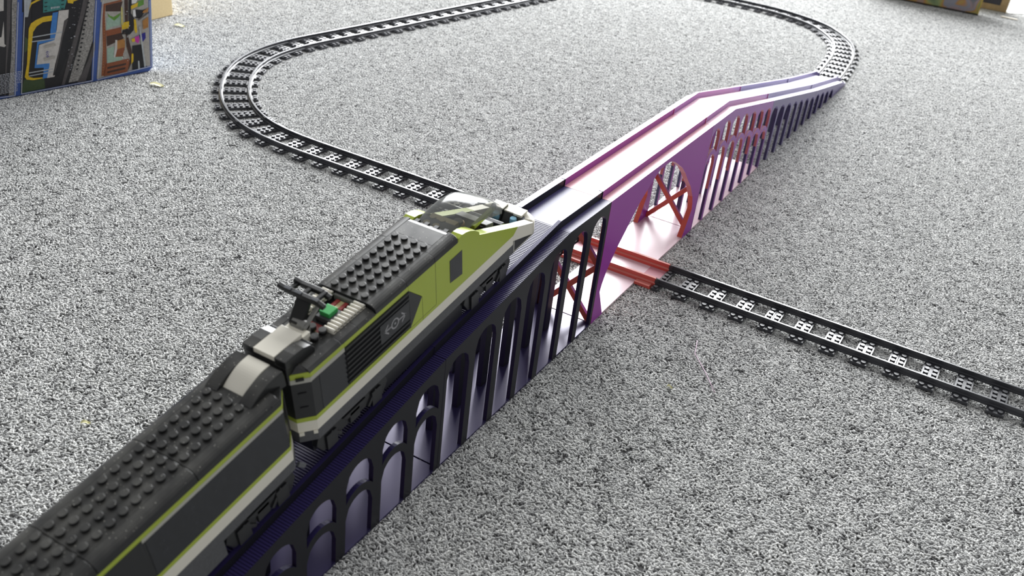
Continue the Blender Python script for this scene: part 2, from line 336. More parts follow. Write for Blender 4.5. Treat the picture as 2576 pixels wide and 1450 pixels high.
def crossing():
    root = thing('bridge_section', 'purple and red bridge section with a wide arch that the ground track runs through', 'toy bridge')
    y0, y1, c = -138, 138, -2
    deck_part(root, SILK_RED, y0+.25, y1-.25)
    AR = [(0, 131), (14, 130.4), (24, 127), (35, 121.5), (56, 110), (72, 98), (84.5, 86.5), (102, 72), (118, 53.5), (124, 42), (126.5, 33.5)]
    top = 135.6
    def za(d):
        for (a, p), (b_, q) in zip(AR, AR[1:]):
            if d <= b_: return p+(q-p)*(d-a)/(b_-a)
        return 33.5
    pos = [126.5, 124, 118, 109.5, 102, 92, 84.5, 72, 56, 45, 35, 24, 14, 7, 0]
    ds = [-p for p in pos]+[p for p in pos[::-1]][1:]
    cols = [(y0+.25, [(0, top)]), (c-126.5, [(0, top)])]
    for k, d in enumerate(ds):
        a = abs(d); t = (za(a)-.01, top)
        zb = max(0, 33.5-(126.5-a)*33.5/17)
        if a >= 109.5: cols.append((c+d, [(0, max(zb, .01)), t]))
        if a == 109.5 or a < 109.5:
            if a == 109.5 and d > 0: cols.insert(len(cols)-1, (c+d, [t]))
            else: cols.append((c+d, [t]))
    cols += [(c+126.5, [(0, top)]), (y1-.25, [(0, top)])]
    for x0, x1 in ((26, 32), (-32, -26)):
        w = MB(); slab(cols, w, x0, x1); w.build('side_wall', SILK_RED, root)
    MB().box(-31.8, 31.8, y0+.8, y1-.8, -.6, 1.5).build('base_plate', BASE_RED, root)
    for y in (-134.5, 134.5):
        for zc in (33, 97):
            b_ = MB()
            b_.bar((-29, y, zc-33), (29, y, zc+32), 4, 5.5); b_.bar((-29, y+.02, zc+32), (29, y+.02, zc-33), 4, 5.5)
            b_.build('cross_brace', SILK_RED, root)
    for sx in (-1, 1):   # the red rails at ground level
        r = MB(); y = sx*20
        prof = [(y-4.2, 1), (y+4.2, 1), (y+4.2, 4.6), (y+1.5, 5.4), (y+1.5, 9.6), (y-1.5, 9.6), (y-1.5, 5.4), (y-4.2, 4.6)]
        r.prism(prof, 'x', -60, 53); r.build('ground_rail', SILK_TRACK, root, label='brick red printed rail')
        for xe in (-1, 1):
            xa, xb = sorted((xe*32, -59 if xe < 0 else 51)); ya, yb = sorted((sx*20, sx*31.5))
            MB().prism([(xa, 0.2), (xb, 0.2), (xb-(1.5 if xe > 0 else 0), 3.4), (xa+(1.5 if xe < 0 else 0), 3.4)], 'y', ya, yb).build('rail_foot', SILK_TRACK, root)
    for xa, xb in ((-59, -32), (32, 51)): MB().box(xa, xb, -18, 18, .2, 1.7).build('track_bed', SILK_RED, root)
crossing()

# ---------------------------------------------------------------- ground track
def tie_mesh(w):
    t = MB(); t.box(-w/2, w/2, -32, 32, 0.1, 3.3)
    for k in range(1 if w < 10 else 2):
        x = 0 if w < 10 else (-4 if k == 0 else 4)
        for y in (-28, -12, -4, 4, 12, 28): t.cyl((x, y, 3.3), 2.45, 1.7, 12)
    return t
TIE = tie_mesh(15.8).mesh('sleeper', TRACK); HALF = tie_mesh(7.8).mesh('sleeper', TRACK)
def hermite(p0, h0, p1, h1, t):
    d = math.hypot(p1[0]-p0[0], p1[1]-p0[1])
    a, b_ = (math.cos(h0)*d, math.sin(h0)*d), (math.cos(h1)*d, math.sin(h1)*d)
    q = [2*t**3-3*t*t+1, t**3-2*t*t+t, -2*t**3+3*t*t, t**3-t*t]; e = [6*t*t-6*t, 3*t*t-4*t+1, -6*t*t+6*t, 3*t*t-2*t]
    P = [q[0]*p0[i]+q[1]*a[i]+q[2]*p1[i]+q[3]*b_[i] for i in (0, 1)]; D = [e[0]*p0[i]+e[1]*a[i]+e[2]*p1[i]+e[3]*b_[i] for i in (0, 1)]
    return P, math.atan2(D[1], D[0])
def track_piece(p0, h0, p1, h1, label, group=None):
    """p in mm, headings in degrees from +X"""
    h0, h1 = R(h0), R(h1); straight = abs(h0-h1) < R(3)
    mid, hm = hermite(p0, h0, p1, h1, .5)
    root = thing('track_piece', label, 'toy track', (mid[0], mid[1], 0), 0, group)
    loc = lambda P: (P[0]-mid[0], P[1]-mid[1])
    n = 1 if straight else 10
    st = [hermite(p0, h0, p1, h1, i/n) for i in range(n+1)]
    for sy in (-1, 1):
        mb = MB(); prof = [(-2.9, 3.0), (2.9, 3.0), (2.9, 5.0), (1.45, 5.6), (1.45, 9.2), (1.1, 9.6), (-1.1, 9.6), (-1.45, 9.2), (-1.45, 5.6), (-2.9, 5.0)]
        ring = []
        for P, h in st:
            nx, ny = -math.sin(h), math.cos(h); q = loc(P)
            ring.append([(q[0]+nx*(sy*20+a), q[1]+ny*(sy*20+a), z) for a, z in prof])
        k = len(prof)
        mb.add([v for g in ring for v in g], [tuple(range(k))[::-1], tuple(n*k+i for i in range(k))]+[(i*k+j, i*k+(j+1) % k, (i+1)*k+(j+1) % k, (i+1)*k+j) for i in range(n) for j in range(k)])
        # coupling shoe at the joint
        for (P, h), s_ in ((st[-1], -1), (st[0], 1)):
            q = loc(P); nx, ny = -math.sin(h), math.cos(h); tx, ty = math.cos(h)*s_, math.sin(h)*s_
            vs = []
            for a in (.2, 4.6):
                for w_, z in ((-2.1, 4.2), (2.1, 4.2), (2.1, 8.9), (-2.1, 8.9)): vs.append((q[0]+tx*a+nx*(sy*20+w_), q[1]+ty*a+ny*(sy*20+w_), z))
            mb.add(vs, [(0, 1, 2, 3), (7, 6, 5, 4), (0, 4, 5, 1), (1, 5, 6, 2), (2, 6, 7, 3), (3, 7, 4, 0)])
        mb.build('rail', TRACK, root)
    for me, t in ((HALF, .032), (TIE, .25), (TIE, .5), (TIE, .75), (HALF, .968)):
        P, h = hermite(p0, h0, p1, h1, t); q = loc(P)
        o = bpy.data.objects.new('sleeper', me); COL.objects.link(o); o.parent = root; o.location = (q[0]*S, q[1]*S, 0); o.rotation_euler = (0, 0, h)
    for a in (-1, 1):   # webs between the sleepers under each rail
        pass
    return root
x = 51.8
for k, lab in enumerate(('straight dark grey track joined to the red rails on the right of the bridge', 'straight dark grey track second from the bridge on the right, bright from the window',
                         'straight dark grey track third from the bridge, running off the right side')):
    track_piece((x, 0), 0, (x+128, 0), 0, lab); x += 128
x = -60.2
for k, lab in enumerate(('straight dark grey track joined to the red rails, hidden behind the train nose', 'straight dark grey track beyond the train nose, left of the bridge')):
    track_piece((x, 0), 180, (x-128, 0), 180, lab); x -= 128
track_piece((-316.2, 0), 180, (-444.5, -1), 180, 'straight dark grey track leading into the left curve')
LC = [((-444.5, -1), 180), ((-569, 18), 157), ((-675, 95), 132), ((-745.5, 205), 110), ((-761, 332), 86), ((-745, 449), 81.7)]
CL = ['first curved track of the left bend, next to the straight', 'second curved track of the left bend, studs facing the blue box', 'third curved track of the left bend, at its leftmost point',
      'fourth curved track of the left bend, rails shining', 'straight track just after the left bend']
for k in range(5): track_piece(LC[k][0], LC[k][1], LC[k+1][0], LC[k+1][1], CL[k])
p = (-745, 449)
for k, lab in enumerate(('second straight track after the left bend', 'third straight track after the left bend', 'fourth straight track after the left bend', 'fifth straight track after the left bend, just below the top edge', 'far straight track after the left bend, leaving at the top of the photo')):
    q = (p[0]+128*math.cos(R(81.7)), p[1]+128*math.sin(R(81.7))); track_piece(p, 81.7, q, 81.7, lab); p = q
RC = [((-2, 931), 92), ((-11, 1058), 95), ((-36, 1190), 108), ((-102, 1300), 130), ((-208, 1360), 162), ((-335, 1368), 182), ((-455, 1352), 190)]
CR = ['far track piece joined to the low violet ramp', 'first curved track of the far right bend', 'second curved track of the far right bend', 'third curved track of the far right bend',
      'fourth curved track of the far right bend, near the top edge', 'far track after the right bend, cut by the top edge']
for k in range(6): track_piece(RC[k][0], RC[k][1], RC[k+1][0], RC[k+1][1], CR[k])
# ---------------------------------------------------------------- train
RAILH = -84
def car(name, label, Y, Z, pitch, k):
    f = Vector((0, math.cos(pitch), math.sin(pitch))); r = Vector((1, 0, 0)); n = r.cross(f)
    m = Matrix((r, f, n)).transposed().to_4x4() @ Matrix.Scale(k, 4)
    m.translation = (Vector((0, Y, Z))+n*RAILH*k)*S
    root = thing(name, label, 'toy train', mat=m)
    def part(mb, nm, mats, bevel=0, label=None, parent=None):
        o = mb.build(nm, mats, parent or root, bevel, label)
        if parent is None: o.location = (0, 0, -RAILH*S)
        return o
    return root, part
def plan(x, s0, s1, ch0=0, ch1=0):
    """plan outline, corners cut by 8 x 9 at the ends that ask for it"""
    p = []
    p += [(-x+8, s0-9), (x-8, s0-9), (x, s0)] if ch0 else [(-x, s0), (x, s0)]
    p += [(x, s1), (x-8, s1+9), (-x+8, s1+9), (-x, s1)] if ch1 else [(x, s1), (-x, s1)]
    if ch0: p.append((-x, s0))
    return p
def studs(mb, pts, h, r=2.45, hh=1.75, m=0):
    for x, s in pts: mb.cyl((x, s, h), r, hh, 14, m=m)
    return mb
def shoulder(mb, s0, s1, side, ha, hb, xi=16, xo=24, m=0):
    """rounded roof shoulder between the stud plate and the side"""
    pr = [(side*xi, hb)]; K = 6
    for i in range(K+1):
        a = i/K*math.pi/2; pr.append((side*(xi+(xo-xi)*math.sin(a)**.9), hb+(ha-hb)*(.28+.72*math.cos(a)) if i < K else hb))
    pr[1] = (side*xi, ha)
    return mb.prism(pr, 'y', s0, s1, m)
def bogie(part, s0, s1, powered=False):
    w = [s0+11, s1-11]
    for side in (-1, 1):
        b = MB(); xa, xb = sorted((side*17, side*21.5))
        b.prism([(s0, -66), (s1, -66), (s1+2, -72), (s1-3, -80), (s1-13, -81.8), (s1-19, -77), (s0+19, -77), (s0+13, -81.8), (s0+3, -80), (s0-2, -72)], 'x', xa, xb)
        xc, xd = sorted((side*21.5, side*23))
        for c in w:
            b.box(xc, xd, c-5, c+5, -81, -69); b.bar((side*22, c, -69), (side*22, c+(9 if c < (s0+s1)/2 else -9), -78), 1.6, 2.4)
        b.box(xc, xd, (s0+s1)/2-5, (s0+s1)/2+5, -77, -68)
        b.prism([((s0+s1)/2-12, -67), ((s0+s1)/2+12, -67), ((s0+s1)/2+8, -71), ((s0+s1)/2-8, -71)], 'x', xc, xd)
        part(b, 'bogie_frame', BLACK2, .4)
        for c in w:
            x0 = side*18.1
            wm = MB(); wm.cyl((min(x0, x0+side*3.2), c, -74.7), 7.3, 3.2, 24, 'x'); wm.cyl((min(x0+side*-2, x0), c, -74.7), 8.6, 2, 24, 'x')
            wm.cyl((x0+side*3.2 if side > 0 else x0+side*3.2-.6, c, -74.7), 3, .6, 12, 'x')
            part(wm, 'wheel', TIRE)
    part(MB().box(-16.2, 16.2, s0, s1, -80, -64), 'bogie_body', BLACK2)

def locomotive():
    root, part = car('locomotive', 'lime green, black and white toy locomotive with smoky windscreen, running down the bridge ramp', -420.67, 196.43, .16, 1.0166)
    part(MB().prism(plan(24, -131, 101, 1), 'z', -63.4, -55), 'chassis_plate', DGREY, .3)
    part(MB().box(-19, 19, -60, 35, -82, -63.4), 'undercarriage_glare_block', BLACK2)  # undercarriage box, enlarged to block window glare on the deck below
    # white waist band with the notched, cut-off rear corners
    w = MB(); w.prism(plan(24, -131, 99.5, 1), 'z', -55, -46.6)
    for sd in (-1, 1): w.bar((sd*22, -133.4, -56.2), (sd*23.8, -131.4, -56.2), 1.2, 2.6); w.bar((sd*16.3, -140, -56.2), (sd*18.4, -137.6, -56.2), 1.2, 2.6)
    part(w, 'waist_band', WHITE, .3)
    part(MB().prism(plan(24, -131, -34, 1), 'z', -46.6, -43.3), 'lower_lime_strip', LIME, .2)
    # rear cab end
    c = MB(); c.prism(plan(23.8, -131, -124, 1), 'z', -43.3, -14.6)
    for h in (-23, -34.5):
        for sd in (-1, 1): c.bar((sd*18.4, -137.9, h), (sd*21.8, -134, h), .6, 1.1)
    part(c, 'rear_cab', BLACK2, .3)
    for sd in (-1, 1):
        a, b_ = sorted((sd*20, sd*23.9)); part(MB().box(a, b_, -124, -100, -43.3, -14.6), 'side_window', PANEL, .2, 'glossy black scratched side window')
        a, b_ = sorted((sd*19, sd*24)); part(MB().box(a, b_, -131, -100.2, -14.6, -11.4), 'grey_strip', WHITE2, .15)
    u = MB(); u.prism(plan(24, -131, -100.2, 1), 'z', -11.4, -7.6)
    for sd in (-1, 1): a, b_ = sorted((sd*20, sd*24)); u.box(a, b_, -100.1, -34.8, -11.4, -7.6)
    part(u, 'upper_lime_strip', LIME, .2)
    part(MB().prism([(-16, -140.3), (16, -140.3), (24.1, -131.3), (24.1, -131), (-24.1, -131), (-24.1, -131.3)], 'z', -14.7, -11.4), 'grey_corner_strip', WHITE2)
    n = MB()
    for sd in (-1, 1): n.bar((sd*18.5, -138.2, -11.2), (sd*21.7, -134.5, -11.2), .8, 2.2)
    part(n, 'corner_notch', SEAM_AND_SHADE)
    part(MB().box(-20, 20, -124, 40, -43.3, -8), 'inner_body', BLACK2)
    # louvred panel with the pointed front end, on both flanks
    for sd in (-1, 1):
        a, b_ = sorted((sd*20, sd*23.7)); p = MB().prism([(-100, -11.5), (-34.8, -11.5), (-20.4, -25.6), (-34.6, -43.2), (-100, -43.2)], 'x', a, b_); part(p, 'vent_panel', SEAM_AND_SHADE, .1)  # backing darkened so the gaps between louvres carry painted shade
        a, b_ = sorted((sd*23.7, sd*24.5))
        part(MB().prism([(-34.8, -11.6), (-20.6, -25.6), (-34.4, -43.1)], 'x', a, sorted((sd*23.7, sd*24.1))[1] if sd > 0 else b_), 'vent_point', BLACK2, .1)
        for i in range(8):
            h = -13.2-3.9*i; ends = [(-100, -66.7), (-35.3, -35.3)] if -34.5 < h < -18 else [(-100, -35.3)]
            for s0, s1 in ends:
                if s1-s0 > 1:
                    lv = MB(); lv.prism([(sd*23.6, h+1.0), (sd*24.9, h+.7), (sd*24.9, h-.3), (sd*23.6, h-1.0)], 'y', s0, s1); part(lv, 'louvre', BLACK2)
        a, b_ = sorted((sd*23.7, sd*24.6)); lp = part(MB().box(a, b_, -66.6, -35.4, -34.6, -19.2), 'logo_panel', PANEL, .15)
        # round emblem between two arrows
        x = sd*24.62; lg = MB(); K = 28
        def ring(r0, r1):
            vs = []; fs = []
            for i in range(K):
                t = 2*math.pi*i/K
                for r in (r0, r1): vs.append((x, -51.3+r*math.cos(t), -26.8+r*.95*math.sin(t))); vs.append((x+sd*.08, -51.3+r*math.cos(t), -26.8+r*.95*math.sin(t)))
            for i in range(K):
                j = (i+1) % K; fs += [(4*i+1, 4*j+1, 4*j+3, 4*i+3), (4*i+2, 4*i, 4*j, 4*j+2), (4*i, 4*i+1, 4*j+1, 4*j), (4*i+3, 4*i+2, 4*j+2, 4*j+3)]
            lg.add(vs, fs)
        ring(3.1, 4.2); ring(.01, .9)
        for d in (-1, 1):
            tip = -51.3+d*12; lg.bar((x, -51.3+d*4, -26.8), (x, tip-d*.6, -26.8), .16, 1.0) if False else lg.box(min(x, x+sd*.08), max(x, x+sd*.08), min(-51.3+d*4, tip), max(-51.3+d*4, tip), -27.3, -26.3)
            for v in (-1, 1):
                q = [(tip, -26.8), (tip-d*4.9, -26.8+v*4.3), (tip-d*4.9, -26.8+v*2.9), (tip-d*1.5, -26.8)]
                lg.prism(q, 'x', min(x, x+sd*.08), max(x, x+sd*.08))
        e = lg.build('emblem', LOGO, lp, label='pale grey circle between two arrows')
    # lime side walls up to the nose
    for sd in (-1, 1):
        a, b_ = sorted((sd*16, sd*24))
        arc = [(24.5, -5.2), (29, -4.3), (34, -5), (39, -6.6), (44, -9.3), (48, -12.2), (50.6, -14.4)]
        poly = [(-34.6, -7.6), (24, -7.6)]+arc+[(51.4, -17.2), (106.6, -41.9), (99.5, -46.6), (-34.6, -46.6), (-34.6, -43.4), (-20.2, -25.6), (-34.8, -11.4)]
        part(MB().prism(poly, 'x', a, b_), 'lime_side', LIME, .25)
        sm = MB()
        a2, b2 = sorted((sd*23.9, sd*24.03))
        sm.box(a2, b2, -4.2, -3.9, -43, -7.6); sm.box(a2, b2, -20.3, -20.05, -46, -26); sm.box(a2, b2, -34, -4, -43.5, -43.25)
        part(sm, 'panel_joint', SEAM_AND_SHADE)
        a3, b3 = sorted((sd*23.9, sd*24.25)); part(MB().prism([(12.9, -16.9), (28.3, -16.6), (28.3, -37.6), (12.9, -36)], 'x', a3, b3), 'side_window', PANEL, .1, 'small black side window on lime')
        # white nose cheek with its dark wedge below
        part(MB().prism([(99.5, -46.6), (106.6, -41.9), (130.3, -51.7), (130.3, -62.7), (99.5, -51.8)], 'x', a, b_), 'nose_cheek', WHITE, .4)
        a4, b4 = sorted((sd*20, sd*23.8)); part(MB().prism([(99.6, -51.8), (130.2, -62.9), (99.6, -62.9)], 'x', a4, b4), 'nose_wedge', BLACK2)
        ln = MB()
        a5, b5 = sorted((sd*23.8, sd*24.1)); ln.box(a5, b5, 100, 101.2, -62.9, -52.4); ln.box(a5, b5, 100, 129.5, -63.2, -62.2)
        part(ln, 'wedge_outline', WHITE2)
    # rounded white front ring
    rg = MB(); K = 18; vs = []; prof = [(0, -63), (0, -53), (-2, -51), (-8, -51), (-9, -63)]
    for i in range(K+1):
        t = math.pi*i/K
        for d, h in prof: vs.append((math.cos(t)*(24.2+d), 129.8+math.sin(t)*(14.5+d*.9), h))
    k = len(prof)
    rg.add(vs, [tuple(range(k)), tuple(K*k+i for i in range(k))[::-1]]+[(i*k+j, (i+1)*k+j, (i+1)*k+(j+1) % k, i*k+(j+1) % k) for i in range(K) for j in range(k)], 0, True)
    part(rg, 'nose_ring', WHITE)
    part(MB().prism([(math.cos(math.pi*i/12)*17, 129.8+math.sin(math.pi*i/12)*7) for i in range(13)]+[(-17, 96), (17, 96)], 'z', -63, -61), 'nose_floor', DGREY)
    for sd in (-1, 1):
        part(MB().cyl((sd*8, 126, -59), 3.6, 8, 14, r2=2.6), 'headlight', TBLUE, label='clear blue headlight')
        part(MB().cyl((sd*15, 131, -58), 2.6, 6, 14).cyl((sd*15, 131, -52), 1.6, .6, 10), 'lamp_stud', CHROME)
    # stepped blocks behind the front ring: white tops, dark dusty slopes facing back into the cab
    for x0, x1, top, s0 in ((-15.5, -4.2, -48.6, 130), (-4, 5.4, -50.4, 131.5)):
        st = MB(); st.prism([(s0, top-1.2), (s0+8.5, top-1.2), (s0+8.5, -62), (s0-9, -65), (s0-9, top-13.5)], 'x', x0, x1); part(st, 'back_slope', BLACK)
        part(MB().box(x0, x1, s0, s0+9, top-1.2, top), 'step_top', WHITE, .2)
    part(MB().box(5.6, 13.2, 130, 140, -51.6, -49.6), 'step_top', WHITE, .2)
    part(MB().box(-12, 5, 118, 122, -66, -61.5), 'lime_plate', LIME, .2)
    part(MB().prism([(96, -62), (108, -62), (108, -52), (100, -38), (96, -38)], 'x', -15, 15), 'instrument_panel', PANEL, .3)
    # cab under the windscreen
    part(MB().box(-16, 16, 24, 92, -46, -44), 'cab_floor', DGREY)
    studs_ = MB().box(-13, 9, 28, 47, -13, -9.5); studs(studs_, [(-9, 33), (-1, 33), (-9, 41), (-1, 41)], -9.5); part(studs_, 'cab_rear_shelf', TAN)
    part(MB().prism([(52, -44), (64, -44), (64, -40), (57, -40), (54, -22), (51, -22)], 'x', -7, 7), 'driver_seat', BLACK2, .3)
    dr = MB(); dr.prism([(-6, -40), (6, -40), (4.5, -28), (-4.5, -28)], 'y', 57, 63); part(dr, 'driver_figure', PANEL, .3)
    hd = MB().cyl((0, 60, -28), 4.6, 8, 16); part(hd, 'driver_head', ORANGE, .8, 'small yellow head of the seated driver figure')
    part(MB().cyl((0, 59.4, -23), 5.1, 4.5, 14, r2=3.6), 'driver_hair', TIRE)
    am = MB()
    for sd in (-1, 1): am.bar((sd*6, 60, -31), (sd*8, 68, -35), 3, 3)
    part(am, 'driver_arm', ORANGE, .5)
    part(MB().prism([(72, -44), (86, -44), (86, -30), (76, -27)], 'x', -14, 14), 'driver_desk', DGREY, .3)
    part(MB().bar((11, 62, -22), (10, 92, -22), 3.4, 3), 'lime_lever', LIME, .4)
    for sd in (-1, 1): a, b_ = sorted((sd*15.3, sd*15.9)); part(MB().prism([(24.5, -44), (24.5, -8), (50, -17), (106, -43.5), (106, -44)], 'x', a, b_), 'cab_shade_panel', DGREY)  # added dark panels stand in for shade on the inner cab walls
    part(MB().cyl((10, 93, -23), 2.4, 4, 12, r2=1.8), 'control_knob', CHROME)
    part(MB().cyl((11, 76, -34), 3.2, 6, 12, r2=2.4), 'control_knob', TIRE)
    part(MB().box(10, 15, 86, 100, -49, -44), 'cab_sill', DGREY)
    # windscreen
    cs = [(27, -4.5, 16), (40, -1.6, 16), (55, -.4, 16), (68, -1.6, 15.6), (80, -7, 14.8), (92, -15, 13.5), (101, -23, 12.4)]
    cn = MB(); K = 10; vs = []
    for s, h, w in cs:
        base = -14 if s < 60 else -14-(s-60)*.42
        for i in range(K+1):
            t = math.pi*i/K; q = math.cos(t); e = math.copysign(abs(q)**.55, q)
            vs.append((e*w, s, base+(h-base)*abs(math.sin(t))**.5))
    cn.add(vs, [(i*(K+1)+j, i*(K+1)+j+1, (i+1)*(K+1)+j+1, (i+1)*(K+1)+j) for i in range(len(cs)-1) for j in range(K)], 0, True)
    part(cn, 'windscreen', CLEAR, label='smoky see-through curved windscreen')
    hg = MB().cyl((-15, 25.6, -6), 1.5, 30, 10, 'x')
    for x in (-12, -4, 4, 12): hg.box(x-1.6, x+1.6, 24, 28, -8, -3.6)
    part(hg, 'windscreen_hinge', BLACK2)
    # roof
    r = MB(); r.box(-16, 16, -68.5, 4, -8, -1.75)
    studs(r, [(x, -8*k) for x in (-12, -4, 4, 12) for k in range(9)], -1.75)
    part(r, 'roof_plate', BLACK, .2)
    for sd in (-1, 1):
        for s0, s1 in ((-68.5, -36.1), (-35.9, -4.3), (-4.1, 23.5)):
            o = MB(); shoulder(o, s0, s1, sd, -1.75, -8); part(o, 'roof_shoulder', BLACK, .2)
    part(MB().prism([(4, -8), (4, -1.75), (20, -1.8), (23, -2.6), (23.5, -8)], 'x', -16, 16), 'roof_front', BLACK, .3)
    # lower rear roof with its machinery well
    rr = MB()
    for sd in (-1, 1):
        a, b_ = sorted((sd*9, sd*16)); rr.box(a, b_, -131, -68.8, -10, -4.9)
    rr.box(-9, 9, -131, -103.8, -10, -4.9); rr.box(-9, 9, -104, -68.8, -13, -11)
    part(rr, 'rear_roof_plate', BLACK, .15)
    for sd in (-1, 1):
        for s0, s1 in ((-131.5, -102.6), (-102.4, -86), (-85.8, -68.8)):
            o = MB(); o.prism([(sd*16, -8), (sd*16, -4.7), (sd*17.5, -4.6), (sd*22, -5.8), (sd*24, -7.4), (sd*24, -8)], 'y', s0, s1); part(o, 'roof_shoulder', BLACK, .15)
        for i in range(10):
            s = -70.6-3.15*i; a, b_ = sorted((sd*8.6, sd*16.6)); g = MB(); g.cyl((a, s, -2.9), 1.1, b_-a, 8, 'x'); g.box(a, b_, s-1.1, s+1.1, -5, -2.9); part(g, 'grille_bar', WHITE)
        studs_ = MB(); studs(studs_, [(sd*9.8, -110), (sd*10, -102.6), (sd*2.4, -103)], -4.9, 2.45, 3.4); part(studs_, 'roof_stud', BLACK)
    gt = MB().box(-3, 5, -90.2, -81.8, -4.6, -1.3); part(gt, 'green_tile', GREEN, .3, 'square green tile in the roof well')
    part(MB().box(-5, 8, -92, -80, -10.8, -4.7), 'well_plate', DGREY, .2)
    q = MB()
    for x in (-3, 3.4): q.box(x-1.4, x+1.4, -79, -71.5, -11, -5.4)
    part(q, 'red_grille', RED, .2); part(MB().box(-1.4, 1.8, -79, -71.5, -11, -5.8), 'tan_grille', TAN, .2)
    part(MB().box(-6, 8, -101.5, -95, -11, -7.5), 'red_plate', RED, .2)
    part(MB().box(-8, 8, -70.5, -68.7, -9, -3.6), 'grey_well_edge', MGREY, .2)
    # rear deck block: white tile between two black curved slopes
    part(MB().box(-7.9, 7.9, -141.8, -117.6, 1.4, 4.7), 'roof_tile', WHITE, .25, 'white tile on the rear roof')
    part(MB().box(-15.9, 15.9, -141.6, -118, -8, 1.4), 'roof_block', BLACK2, .2)
    for sd in (-1, 1):
        a, b_ = sorted((sd*8.1, sd*16.5)); cv = MB().prism([(-142, -1), (-142, 4.3), (-134, 4.7), (-126, 4.2), (-120.5, 2.2), (-117, -2), (-117, -5), (-128, -5)], 'x', a, b_); part(cv, 'curved_slope', BLACK, .4)
        ar = MB(); ar.add([(sd*16.2, -131, -7.6), (sd*23, -131, -7.6), (sd*16.2, -138.6, -7.6), (sd*16.2, -131, -4.4), (sd*18, -131, -4.4), (sd*16.2, -134, -4.4)], [(0, 2, 1), (3, 4, 5), (0, 1, 4, 3), (1, 2, 5, 4), (2, 0, 3, 5)]); part(ar, 'corner_slope', BLACK)
    part(MB().box(-15.9, 15.9, -141.3, -131, -14, -8), 'rear_header', BLACK2, .2)
    # pantograph
    part(MB().box(-8, 8, -117.4, -111, -4.9, 1.6), 'pantograph_base', WHITE, .3)
    cl = MB().box(-6, 4, -113, -106, -4.9, 2.2).cyl((-6, -109, 2.2), 3.2, 10, 14, 'x'); part(cl, 'pantograph_clip', MGREY, .3)
    arm = MB(); arm.bar((-3.4, -109, 3), (-5, -97, 15.5), 9.5, 3.6); arm.box(-7.5, -1.2, -112, -104, 1, 4.6); part(arm, 'pantograph_arm', TIRE, .5)
    part(MB().bar((4.4, -112, 2.5), (2.4, -95, 9), 2.2, 2), 'pantograph_strut', MGREY, .2)
    hd = MB()
    for s, x0, x1 in ((-101.5, -22, 13), (-92.5, -17, 10)):
        hd.bar((x0+5, s, 17.3), (x1-5, s, 17.3), 3.6, 3.2); hd.bar((x0, s-.5, 19), (x0+5.6, s, 17.3), 3.4, 2.8); hd.bar((x1-5.6, s, 17.3), (x1, s, 15.4), 3.4, 2.8)
    for x in (-14, -4, 6): hd.bar((x, -103, 17.4), (x, -91, 17.4), 3, 2.4)
    part(hd, 'pantograph_head', TIRE, .5, 'black current collector bars raised over the roof')
    tl = MB()
    for x in (-17, -9, 4): tl.box(x, x+5, -102.8, -100.6, 18.9, 19.5)
    part(tl, 'glare_strip', CHROME)  # added paler strips stand in for glare on the collector bars
    bogie(part, 36, 98); bogie(part, -130, -62)
    part(MB().box(-7, 7, -152, -124, -70, -64).cyl((0, -150, -71), 4, 8, 12), 'coupling', BLACK2)
locomotive()

